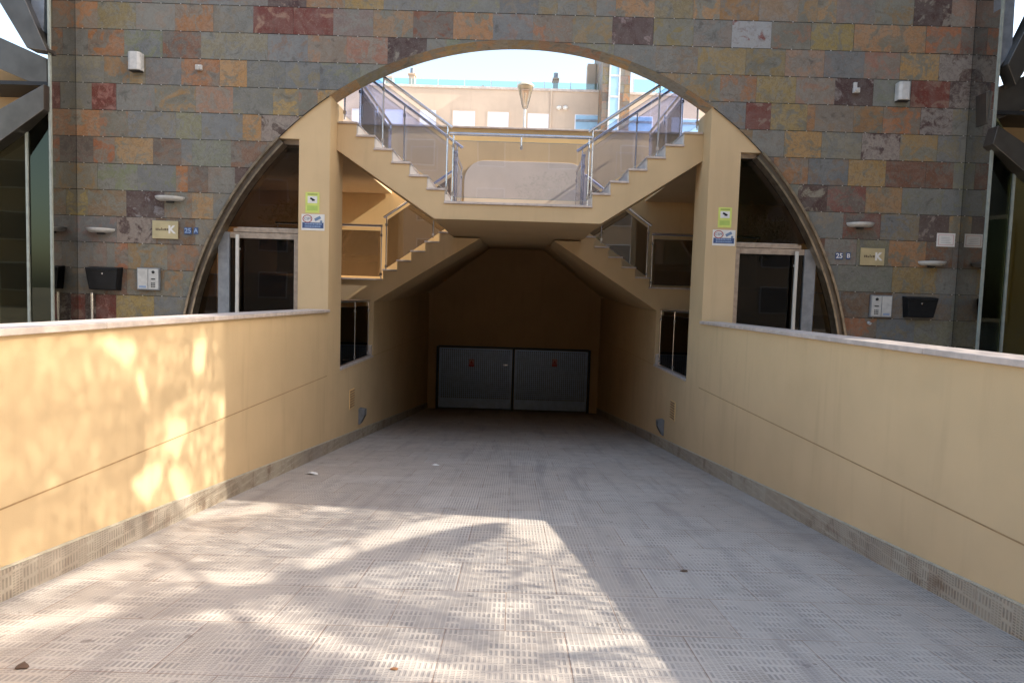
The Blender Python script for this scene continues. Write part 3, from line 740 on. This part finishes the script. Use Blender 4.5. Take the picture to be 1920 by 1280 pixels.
m=MB(); e=.022; bx=[(a.x+e,b.x-e,a.z+e,a.z+e+.006),(a.x+e,b.x-e,b.z-e-.006,b.z-e),(a.x+e,a.x+e+.006,a.z+e+.007,b.z-e-.007),(b.x-e-.006,b.x-e,a.z+e+.007,b.z-e-.007)]
for q in bx: m.box(q[0],q[1],-.0095,-.0082,q[2],q[3])
m.build("border",plain("faded_red",(.55,.30,.30),.6),t)
m=MB()
for i in range(4): z=a.z+.05+i*.025; m.box(a.x+.06,b.x-.06-.02*(i%2),-.0095,-.0082,z,z+.007)
m.build("lines",plain("grey_print",(.45,.45,.45),.6),t)

# stickers on the pillars
for s,c1,c2 in ((-1,(586,380,26,38),(587,417,43,30)),(1,(1359,408,25,37),(1357,446,42,29))):
    w="left" if s<0 else "right"; yf=.03
    c=atY(c1[0],c1[1],yf); hw=c1[2]/130/2; hh=c1[3]/130/2
    t=thing("camera_warning_sticker",tuple(c),"lime yellow surveillance sticker with a camera symbol, upper one on the %s pillar"%w,"sticker","lime surveillance stickers")
    MB().box(c.x-hw,c.x+hw,yf-.006,yf-.001,c.z-hh,c.z+hh).build("sheet",M_lime,t)
    MB().box(c.x-hw*.68,c.x+hw*.68,yf-.0075,yf-.0062,c.z-hh*.05,c.z+hh*.62).build("white_field",M_paper,t)
    m=MB(); m.bar((c.x-.03,yf-.009,c.z+.062),(c.x+.032,yf-.009,c.z+.030),.003,.026,up=(0,0,1)); m.box(c.x-.006,c.x+.006,yf-.0095,yf-.0076,c.z+.02,c.z+.04); m.build("camera_symbol",M_black,t)
    MB().box(c.x-hw*.75,c.x+hw*.75,yf-.0075,yf-.0062,c.z-hh*.78,c.z-hh*.30).build("green_band",plain("lime_green",(.42,.55,.12),.5,0,.05),t)
    MB().box(c.x-hw*.7,c.x+hw*.7,yf-.0075,yf-.0062,c.z+hh*.74,c.z+hh*.86).build("heading",plain("olive_print",(.30,.36,.10),.5),t)
    c=atY(c2[0],c2[1],yf); hw=c2[2]/130/2; hh=c2[3]/130/2
    t=thing("security_plate",tuple(c),"white and blue security company plate with a ringed emblem, lower one on the %s pillar"%w,"sign","security plates")
    MB().box(c.x-hw,c.x+hw,yf-.006,yf-.001,c.z-hh,c.z+hh).build("sheet",M_paper,t)
    MB().box(c.x-hw*.92,c.x+hw*.92,yf-.0075,yf-.0062,c.z-hh*.72,c.z-hh*.02).build("blue_band",M_blue,t)
    m=MB(); r=random.Random(5)
    for row in range(2):
        xx=c.x-hw*.70
        while xx<c.x+hw*.66:
            ww=r.uniform(.008,.02); z=c.z-hh*(.30+.30*row); m.box(xx,xx+ww,yf-.009,yf-.0077,z,z+.022); xx+=ww+.006
    m.build("lettering",M_ltblue,t)
    m=MB(); K=20; R0,R1=.046,.056; ex=c.x-hw*.48; ez=c.z+hh*.42
    for i in range(K):
        p=2*math.pi*i/K; q=2*math.pi*(i+1)/K
        m.face([(ex+1.25*R0*math.cos(p),yf-.0078,ez+R0*math.sin(p)),(ex+1.25*R1*math.cos(p),yf-.0078,ez+R1*math.sin(p)),(ex+1.25*R1*math.cos(q),yf-.0078,ez+R1*math.sin(q)),(ex+1.25*R0*math.cos(q),yf-.0078,ez+R0*math.sin(q))])
    m.build("red_ring",M_red,t)
    text_mesh("emblem_letters","CSM",.05,(ex,yf-.008,ez),M_blue,t)
    m=MB(); gx=c.x+hw*.38; m.bar((gx-.035,yf-.008,ez-.015),(gx+.045,yf-.008,ez+.028),.003,.04); m.tube((gx+.055,yf-.006,ez-.035),(gx+.055,yf-.009,ez-.035),.018,10); m.build("camera_symbol",plain("sign_grey_blue",(.16,.24,.36),.5),t)

# ------------------------------------------------------------------ glazed bays with polished steel bracing at both corners
for s in (-1,1):
    w="left" if s<0 else "right"; f=lambda x: s*x
    t=thing("glazed_bay",(f(6.6),-.3,0),"mirror glazed corner bay braced with polished steel beams at the %s edge"%w,"glass bay","glazed corner bays")
    mfin=MB(); mfin.box(f(6.298),f(6.312),-.50,.0,0,9.0); mfin.build("glass_fin",M_fin,t)
    MB().box(f(6.292),f(6.322),-.530,-.5005,0,9.0).build("fin_edge",M_edge,t)
    # outer glazing (two panes) and dark room behind the left ones
    pa=MB(); pa.prism([(f(6.33),-.52,0),(f(6.66),-.44,0),(f(6.66),-.44,3.55),(f(6.33),-.52,3.95)],(0,.012,0)); pa.build("glass_pane",M_bayglass if s<0 else M_clearbay,t)
    pb=MB(); pb.prism([(f(6.70),-.44,0),(f(7.58),-.50,0),(f(7.58),-.50,2.6),(f(6.70),-.44,3.5)],(0,.012,0)); pb.build("glass_pane",M_bayglass if s<0 else M_clearbay,t)
    MB().box(f(6.665),f(6.695),-.46,-.42,0,3.55).build("glass_joint",M_edge,t)
    MB().box(f(6.32),f(7.58),.20,.30,0,4.4).build("inner_wall_or_reflection",M_stucco if s>0 else M_dark_stucco,t)  # right one coloured ochre to imitate a reflection of the sunlit wall
    MB().box(f(6.32),f(7.58),-.44,.19,4.0,4.05).build("inner_ceiling",M_dkmetal,t)
    # bracing
    def beam(pts, hh, yy, nm="steel_beam", mat=M_polish):
        a=atY(*pts[0],yy); b=atY(*pts[1],yy); c=atY(*pts[2],yy); d=atY(*pts[3],yy)
        MB().prism([a,b,c,d],(0,hh,0)).build(nm,mat,t,bevel=.006)
    if s<0:
        beam([(88,110),(88,168),(-90,90),(-90,30)],.22,-.40)
        beam([(88,96),(50,90),(-40,-60),(20,-60)],.2,-.62)
        beam([(82,158),(82,205),(-90,330),(-90,255)],.2,-.64)
        beam([(85,-40),(58,-40),(58,60),(80,78)],.15,-.50,"steel_column",M_galv)
    else:
        beam([(1850,172),(1850,232),(2010,170),(2010,105)],.22,-.40)
        beam([(1890,120),(1905,160),(2010,-10),(1980,-60)],.2,-.62)
        beam([(1862,270),(1872,235),(2010,330),(2010,400)],.2,-.64)
        beam([(1880,-40),(1906,-40),(1898,95),(1872,130)],.15,-.50,"steel_column",M_galv)

# ------------------------------------------------------------------ courtyard buildings
def px_box(mb,x0,x1,y0,y1,Y,depth,mi=0):
    a=atY(x0,y1,Y); b=atY(x1,y0,Y); mb.box(a.x,b.x,Y,Y+depth,a.z,b.z,mi)
YB=25.0
t=thing("apartment_block",(0,YB,3.85),"long peach rendered block with shuttered windows behind the courtyard, left of the slate tower","building")
a=atY(740,158,YB); b=atY(1128,175,YB); w0,w1=-14.0,b.x; zt=(a.z+b.z)/2-.05
m=MB(); m.box(w0,w1,YB,YB+8,3.85,zt); m.build("wall",M_peach,t)
MB().box(w0,w1+.02,YB-.06,YB+.2,zt,zt+.12).build("roof_edge",M_marble,t)
for (x0,x1,y0,y1) in ((660,694,205,230),(722,756,206,231),(787,818,207,231),(849,891,209,234),(914,954,211,237),(989,1029,214,240)):
    a=atY(x0,y1,YB); b=atY(x1,y0,YB); z0=a.z-.5
    wd=MB(); 
    for q in ((a.x-.07,a.x,z0,b.z),(b.x,b.x+.07,z0,b.z),(a.x-.07,b.x+.07,b.z,b.z+.07)): wd.box(q[0],q[1],YB-.03,YB-.001,q[2],q[3])
    f=wd.build("window",M_peach,t); MB().box(a.x,b.x,YB-.012,YB-.002,z0,b.z).build("shutter",M_blind,f)
a=atY(1078,262,YB); b=atY(1125,218,YB)
f=MB().box(a.x-.05,b.x+.05,YB-.03,YB-.02,a.z,b.z+.05).build("window",M_blind,t); MB().box(a.x,b.x,YB-.05,YB-.031,a.z,b.z).build("pane",M_bluepane,f); 
MB().box(a.x,b.x,YB-.07,YB-.051,(a.z+b.z)/2+.28,(a.z+b.z)/2+.40).build("transom",M_galv,f)
MB().box(w0,w1,YB+.3,YB+.33,zt+.12,zt+.52).build("roof_glass",M_roofglass,t)
m=MB(); 
for i in range(14): xx=w0+.2+(w1-w0-.4)*i/13; m.box(xx-.02,xx+.02,YB+.26,YB+.29,zt+.12,zt+.56)
m.build("roof_railing_posts",M_white,t)
def chim(x0,x1,yb,yt,pot=True,lab=""):
    a=atY(x0,yb,YB+1.5); b=atY(x1,yt,YB+1.5)
    m=MB(); m.box(a.x,b.x,YB+1.5,YB+2.1,zt,b.z); c=m.build("chimney",M_peach,t)
    if pot:
        cx=(a.x+b.x)/2; MB().tube((cx,YB+1.8,b.z),(cx,YB+1.8,b.z+.32),.12,10).build("pot",M_galv,c)
        MB().box(a.x-.05,b.x+.05,YB+1.45,YB+2.15,b.z-.10,b.z-.02).build("cap",M_peach,c)
chim(766,777,160,137); chim(1037,1047,175,146); chim(1100,1118,178,120,False); chim(903,908,165,160,False); chim(722,736,160,143,False)
for px in (1048,1060):
    c=atY(px,203,YB); MB().lathe((c.x,YB-.06,c.z-.1),[(.06,0),(.13,.06),(.13,.14),(.05,.2)],12).build("wall_light",M_paper,t)
c=atY(1033,200,YB); MB().tube((c.x,YB-.05,c.z-1.6),(c.x,YB-.05,zt),.05,8).build("rain_pipe",M_peach,t)

YT=23.5
t2=thing("slate_tower",(4,YT,3.85),"slate clad stair tower with a lit strip of blue glazing beyond the courtyard","tower")
a=atY(1128,200,YT); b=atY(1186,60,YT); tw=MB(); rt=random.Random(21); z=3.85; k=0
m=MB().box(a.x,b.x,YT+.02,YT+4,3.85,16.5); m.build("core",M_grout,t2)
while z<16.3:
    x=a.x-rt.uniform(0,.4)
    while x<b.x:
        x2=min(b.x,x+.62); xx=max(a.x,x)
        if x2>xx: tw.face([(xx,YT,z+.004),(x2-.006,YT,z+.004),(x2-.006,YT,z+.396),(xx,YT,z+.396)],0,tilecol(rt.choice("GBTYOPM"),rt))
        x+=.62
    z+=.40
z=3.85
while z<16.3:
    y=YT
    while y<YT+3.6:
        tw.face([(a.x-.004,y+.6,z+.004),(a.x-.004,y,z+.004),(a.x-.004,y,z+.396),(a.x-.004,y+.6,z+.396)],0,tilecol(rt.choice("YOTP"),rt)); y+=.606
    z+=.4
tw.build("slate_cladding",[M_slate],t2,colname=True)
g0=atY(1143,200,YT); g1=atY(1158,200,YT)
st2=MB().box(g0.x,g1.x,YT-.03,YT-.005,3.9,16.2).build("glazed_strip",M_bluepane,t2)
m=MB(); 
for i in range(12): zz=4.2+i*1.0; m.box(g0.x,g1.x,YT-.05,YT-.031,zz,zz+.10)
m.box(g0.x-.08,g0.x-.001,YT-.05,YT-.004,3.9,16.2); m.box(g1.x+.001,g1.x+.08,YT-.05,YT-.004,3.9,16.2); m.build("strip_frame",M_white,st2)

t3=thing("courtyard_house",(9,YB,3.85),"peach rendered house right of the slate tower behind the stair glass","building")
a=atY(1178,178,YB-.5); m=MB(); m.box(a.x,a.x+10,YB-.5,YB+7,3.85,a.z); m.build("wall",M_peach,t3)
MB().box(a.x-.03,a.x+10,YB-.56,YB-.3,a.z,a.z+.12).build("roof_edge",M_marble,t3)
for (x0,x1,y0,y1) in ((1176,1222,221,262),(1272,1312,226,262)):
    c=atY(x0,y1,YB-.5); d=atY(x1,y0,YB-.5)
    f=MB().box(c.x-.05,d.x+.05,YB-.54,YB-.52,c.z,d.z+.05).build("window",M_blind,t3); MB().box(c.x,d.x,YB-.56,YB-.541,c.z,d.z).build("pane",M_bluepane,f)
    MB().box(c.x,d.x,YB-.58,YB-.561,(c.z+d.z)/2+.25,(c.z+d.z)/2+.36).build("transom",M_galv,f)
MB().box(a.x+.3,a.x+10,YB-.1,YB-.07,a.z+.12,a.z+.9).build("roof_glass",M_roofglass,t3)
m=MB()
for i in range(9): xx=a.x+.3+i*1.1; m.box(xx-.02,xx+.02,YB-.14,YB-.105,a.z+.12,a.z+.98)
m.box(a.x+.3,a.x+10,YB-.14,YB-.105,a.z+.981,a.z+1.01); m.build("roof_railing",M_white,t3)

YL=12.0
c=atY(983,242,YL); tp=atY(983,205,YL); hz=atY(983,158,YL).z
t=thing("street_lamp",(c.x,YL,3.85),"slender courtyard lamp post with a glass cone head in the middle of the archway","street lamp")
MB().tube((c.x,YL,3.85),(c.x,YL,tp.z+.05),.055,12,.04).build("post",M_white,t,smooth=True)
MB().lathe((c.x,YL,tp.z),[(.05,0),(.09,.06),(.245,.68),(.25,.71)],24).build("cone_shade",glass("lamp_glass",(.86,.78,.70),.06),t,smooth=True)
MB().lathe((c.x,YL,tp.z+.70),[(.265,0),(.265,.03),(.20,.10),(.06,.13)],24).build("lid",M_sand,t,smooth=True)
MB().tube((c.x,YL,tp.z+.1),(c.x,YL,tp.z+.5),.035,10).build("bulb",M_paper,t)

# ------------------------------------------------------------------ unseen wing added to shade the facade; street side
t=thing("added_shade_wing",(10.5,-2,0),"added unseen slate clad wing right of the ramp, shading the facade","building")
m=MB(); m.box(7.62,15,-4.9,.36,0,17); m.build("wall",plain("shade_wing_slate",(.16,.155,.14),.7,0,.3,2,.2),t)
for i in range(3):
    for j in range(5):
        f=MB().box(7.59,7.615,-4.4+i*1.5,-3.5+i*1.5,1.2+j*3,2.8+j*3).build("window",M_steel_w,t); MB().box(7.575,7.589,-4.34+i*1.5,-3.56+i*1.5,1.26+j*3,2.74+j*3).build("pane",M_bayglass,f)
M_strpane=plain("dull_pane",(.12,.11,.10),.5)
t=thing("street_block",(0,-34,0),"pale apartment block with balconies across the street, seen only in reflections","building")
MB().box(-34,34,-42,-34,0,20).build("wall",plain("pale_render",(.34,.26,.18),.8),t)
for i in range(14):
    for j in range(6):
        x=-31+i*4.7; z=.9+j*3
        f=MB().box(x,x+1.9,-33.99,-33.93,z,z+1.7).build("window",M_white,t); MB().box(x+.08,x+1.82,-33.92,-33.90,z+.08,z+1.62).build("pane",M_strpane,f)

M_leaf=NM("tree_leaves"); _p=M_leaf.pos(); _f=M_leaf.noise(_p,2.5,3)
M_leaf.base(M_leaf.mix(M_leaf.ramp(_f,.35,.65),(.045,.085,.02),(.11,.16,.04)),.6); M_leaf=M_leaf.mat
M_bark=plain("bark",(.12,.09,.065),.9,0,.3,15,.4)
def leaf_cluster(mb,c,r,n,size,rnd):
    for _ in range(n):
        while True:
            d=Vector((rnd.uniform(-1,1),rnd.uniform(-1,1),rnd.uniform(-1,1)))
            if d.length<1: break
        p=Vector(c)+Vector((d.x*r[0],d.y*r[1],d.z*r[2])); a=Vector((rnd.uniform(-1,1),rnd.uniform(-1,1),rnd.uniform(-1,1))).normalized(); b=a.orthogonal().normalized(); sz=size*rnd.uniform(.6,1.3)
        mb.face([p-a*sz,p+b*sz*.5,p+a*sz,p-b*sz*.5])
def tree(loc,label,h,clusters,rnd,density=1.0):
    t=thing("plane_tree",loc,label,"tree","street trees behind the camera")
    L=Vector(loc); m=MB(); m.tube(L,L+Vector((0,0,h*.55)),.22,10,.14)
    top=L+Vector((0,0,h*.55))
    for c,r,n in clusters: m.tube(top,Vector(c),.07,6,.015)
    m.build("trunk",M_bark,t)
    cr=MB()
    for c,r,n in clusters: leaf_cluster(cr,c,r,int(n*density),.09,rnd)
    cr.build("crown",M_leaf,t)
    return t
rt=random.Random(4)
for (x,y,lab) in ((-9,-20,"leafy street tree behind the camera to the left, seen in reflections"),(3,-23,"leafy street tree directly behind the camera, seen in reflections"),(-17,-26,"farther leafy street tree behind the camera, seen in reflections")):
    cl_=[((x+rt.uniform(-2,2),y+rt.uniform(-2,2),4.6+rt.uniform(-1.2,2.4)),(1.3,1.3,1.0),260) for _ in range(9)]
    tree((x,y,0),lab,6,cl_,rt)

# sun dapples: unseen tree added right of the ramp, leaves placed to cast them
TX=5.6
def rampP(px,py):
    d=ray(px,py); k=-CAM.z/(d.z+SLOPE*d.y); return CAM+d*k
def proj(p):
    q=p-CAM; c=EX*q.x+EY*q.y+EZ*q.z; return 960+F*c.x/c.z, 640+F*c.y/c.z
def segd(p,pts,sx=1.0):
    best=1e9
    for a,b in zip(pts,pts[1:]):
        ax,ay,bx,by=a[0]*sx,a[1],b[0]*sx,b[1]; px,py=p[0]*sx,p[1]
        dx,dy=bx-ax,by-ay; t=max(0,min(1,((px-ax)*dx+(py-ay)*dy)/(dx*dx+dy*dy+1e-9)))
        best=min(best,math.hypot(px-ax-t*dx,py-ay-t*dy))
    return best
# lit streaks and shade bands that the leaves are placed to cast
LIT_F=[([(360,966),(430,960),(510,950)],9),([(600,951),(640,949)],8),([(300,1084),(340,1078),(440,1086),(500,1080)],12),([(580,1058),(611,1046),(650,1034)],13),([(680,1022),(715,1010),(790,990),(860,976),(930,967),(1030,972)],12),
 ([(985,985),(1010,985),(1030,1010)],26),([(380,1156),(457,1150),(510,1162),(577,1190)],13),([(577,1190),(656,1216),(750,1239),(862,1261)],12),([(930,1139),(990,1135)],10),([(1060,1212),(1162,1198),(1250,1196)],11),
 ([(0,1180),(90,1160),(200,1140)],13),([(60,1110),(150,1080),(260,1060)],11),([(20,1035),(130,1010)],9)]
SHADED_F=[([(0,1232),(90,1205),(161,1186),(300,1140),(412,1122),(525,1095),(600,1070),(675,1052),(750,1034),(862,1006),(925,992)],17,.04),
 ([(562,1111),(637,1134),(750,1149),(825,1167),(905,1197)],22,.07),([(0,1290),(150,1245),(300,1225),(400,1215)],52,.04),([(0,1340),(300,1290),(520,1255)],50,.06),([(560,1245),(700,1285)],28,.12),
 ([(970,1245),(1050,1228),(1180,1225)],14,.25),([(420,985),(560,985),(680,990)],13,.3)]
LIT_W=[([(208,645),(222,655)],16),([(240,652),(236,668)],15),([(376,640),(372,690)],12),([(424,758),(424,775)],13),([(335,800),(325,835)],17),([(288,880),(283,905)],18),([(262,905),(272,925)],14),([(262,700),(272,760)],6),([(330,890),(345,930)],15)]
def Tfloor(p):
    for pts,w in LIT_F:
        if segd(p,pts)<w: return 1.0
    for pts,w,t in SHADED_F:
        if segd(p,pts)<w: return t
    return .52 if p[0]>880 else .40
def Twall(p):
    for pts,w in LIT_W:
        if segd(p,pts)<w: return 1.0
    x,y=p
    if x>275 and y>730 and x-275>(800-y)*1.2: return .36
    if x<190 and y>720: return .13
    if x<260 and y>905: return .20
    if y<700 and x>330 : return .12
    if y<720: return .20
    return .07
rt=random.Random(4)
for (x,y,lab) in ((-9,-20,"leafy street tree behind the camera to the left, seen in reflections"),(3,-23,"leafy street tree directly behind the camera, seen in reflections"),(-17,-26,"farther leafy street tree behind the camera, seen in reflections")):
    cl_=[((x+rt.uniform(-2,2),y+rt.uniform(-2,2),4.6+rt.uniform(-1.2,2.4)),(1.3,1.3,1.0),260) for _ in range(9)]
    tree((x,y,0),lab,6,cl_,rt)
t=thing("added_dapple_tree",(5.6,-6.5,0),"added unseen tree right of the ramp, its leaves placed to dapple the ramp and left wall","tree")
m=MB(); m.tube((5.6,-9.6,0),(5.6,-9.3,3.6),.09,10,.07); m.tube((5.6,-9.3,3.6),(5.7,-7.4,7.4),.07,8,.03); m.tube((5.6,-9.3,3.6),(5.6,-6.0,5.4),.05,8,.015)
for k in range(7): m.tube((5.65,-9.0+k*.25,4.2+k*.5),(5.6,-7.4+.4*k,4.2+k*.45),.03,6,.008)
m.build("trunk",M_bark,t)
SZ=.026; AREA=SZ*SZ*.5*.9
cr=MB()
def addleaf(P):
    X=TX+rt.uniform(-.35,.35); c=P+SUN*((X-P.x)/SUN.x)
    a=Vector((rt.uniform(-1,1),rt.uniform(-1,1),rt.uniform(-1,1))).normalized(); b=a.orthogonal().normalized(); b=(b*math.cos(3)+a.cross(b)*math.sin(rt.uniform(0,3))).normalized(); z=SZ*rt.uniform(.75,1.25)
    cr.face([c-a*z,c+b*z*.5,c+a*z,c-b*z*.5])
def scatter(gen,A,Tf):
    lam=3.6/AREA; n=int(A*lam)
    for _ in range(n):
        P=gen(); u=proj(P); T=Tf(u)
        if rt.random()*3.6 < -math.log(T+1e-6): addleaf(P)
def gf():
    x=rt.uniform(-2.7,1.3); y=rt.uniform(-8.2,-3.5); return Vector((x,y,rampz(y)))
scatter(gf,4.0*4.7*SUN.z,Tfloor)
def gw():
    y=rt.uniform(-6.9,-3.1); z=rt.uniform(rampz(y),1.10); return Vector((-2.7,y,z))
scatter(gw,3.8*1.5*SUN.x,Twall)
cr.build("crown",M_leaf,t)

# ------------------------------------------------------------------ litter
def crumple(name,P,size,mat,label,cat,seed):
    r=random.Random(seed); m=MB(); n=7
    pts=[Vector((math.cos(2*math.pi*i/n)*size*r.uniform(.5,1.2),math.sin(2*math.pi*i/n)*size*.6*r.uniform(.5,1.2),r.uniform(.002,size*.3))) for i in range(n)]
    c=Vector((0,0,size*.35)); P=Vector(P)
    for i in range(n): m.face([P+c,P+pts[i],P+pts[(i+1)%n]])
    for i in range(n): m.face([P+c+Vector((0,0,-.006)),P+pts[(i+1)%n]+Vector((0,0,-.003)),P+pts[i]+Vector((0,0,-.003))])
    tag(m.build(name,mat),label,cat)
crumple("paper_scrap",rampP(586,889),.10,M_paper,"larger crumpled white paper scrap on the ramp near the left wall","litter",1)
crumple("paper_scrap",rampP(815,872),.06,M_paper,"smaller white paper scrap near the middle of the ramp","litter",2)
crumple("dry_leaf",rampP(740,1254),.022,M_leafdry,"curled orange dry leaf at the bottom middle of the ramp","leaf",3)
crumple("dry_leaf",rampP(42,1250),.045,plain("dark_leaf",(.10,.06,.04),.8),"dark curled dry leaf in the lower left corner","leaf",4)
crumple("dry_leaf",rampP(1282,1071),.03,plain("brown_leaf",(.13,.08,.05),.8),"brown dry leaf on the shaded right half of the ramp","leaf",5)
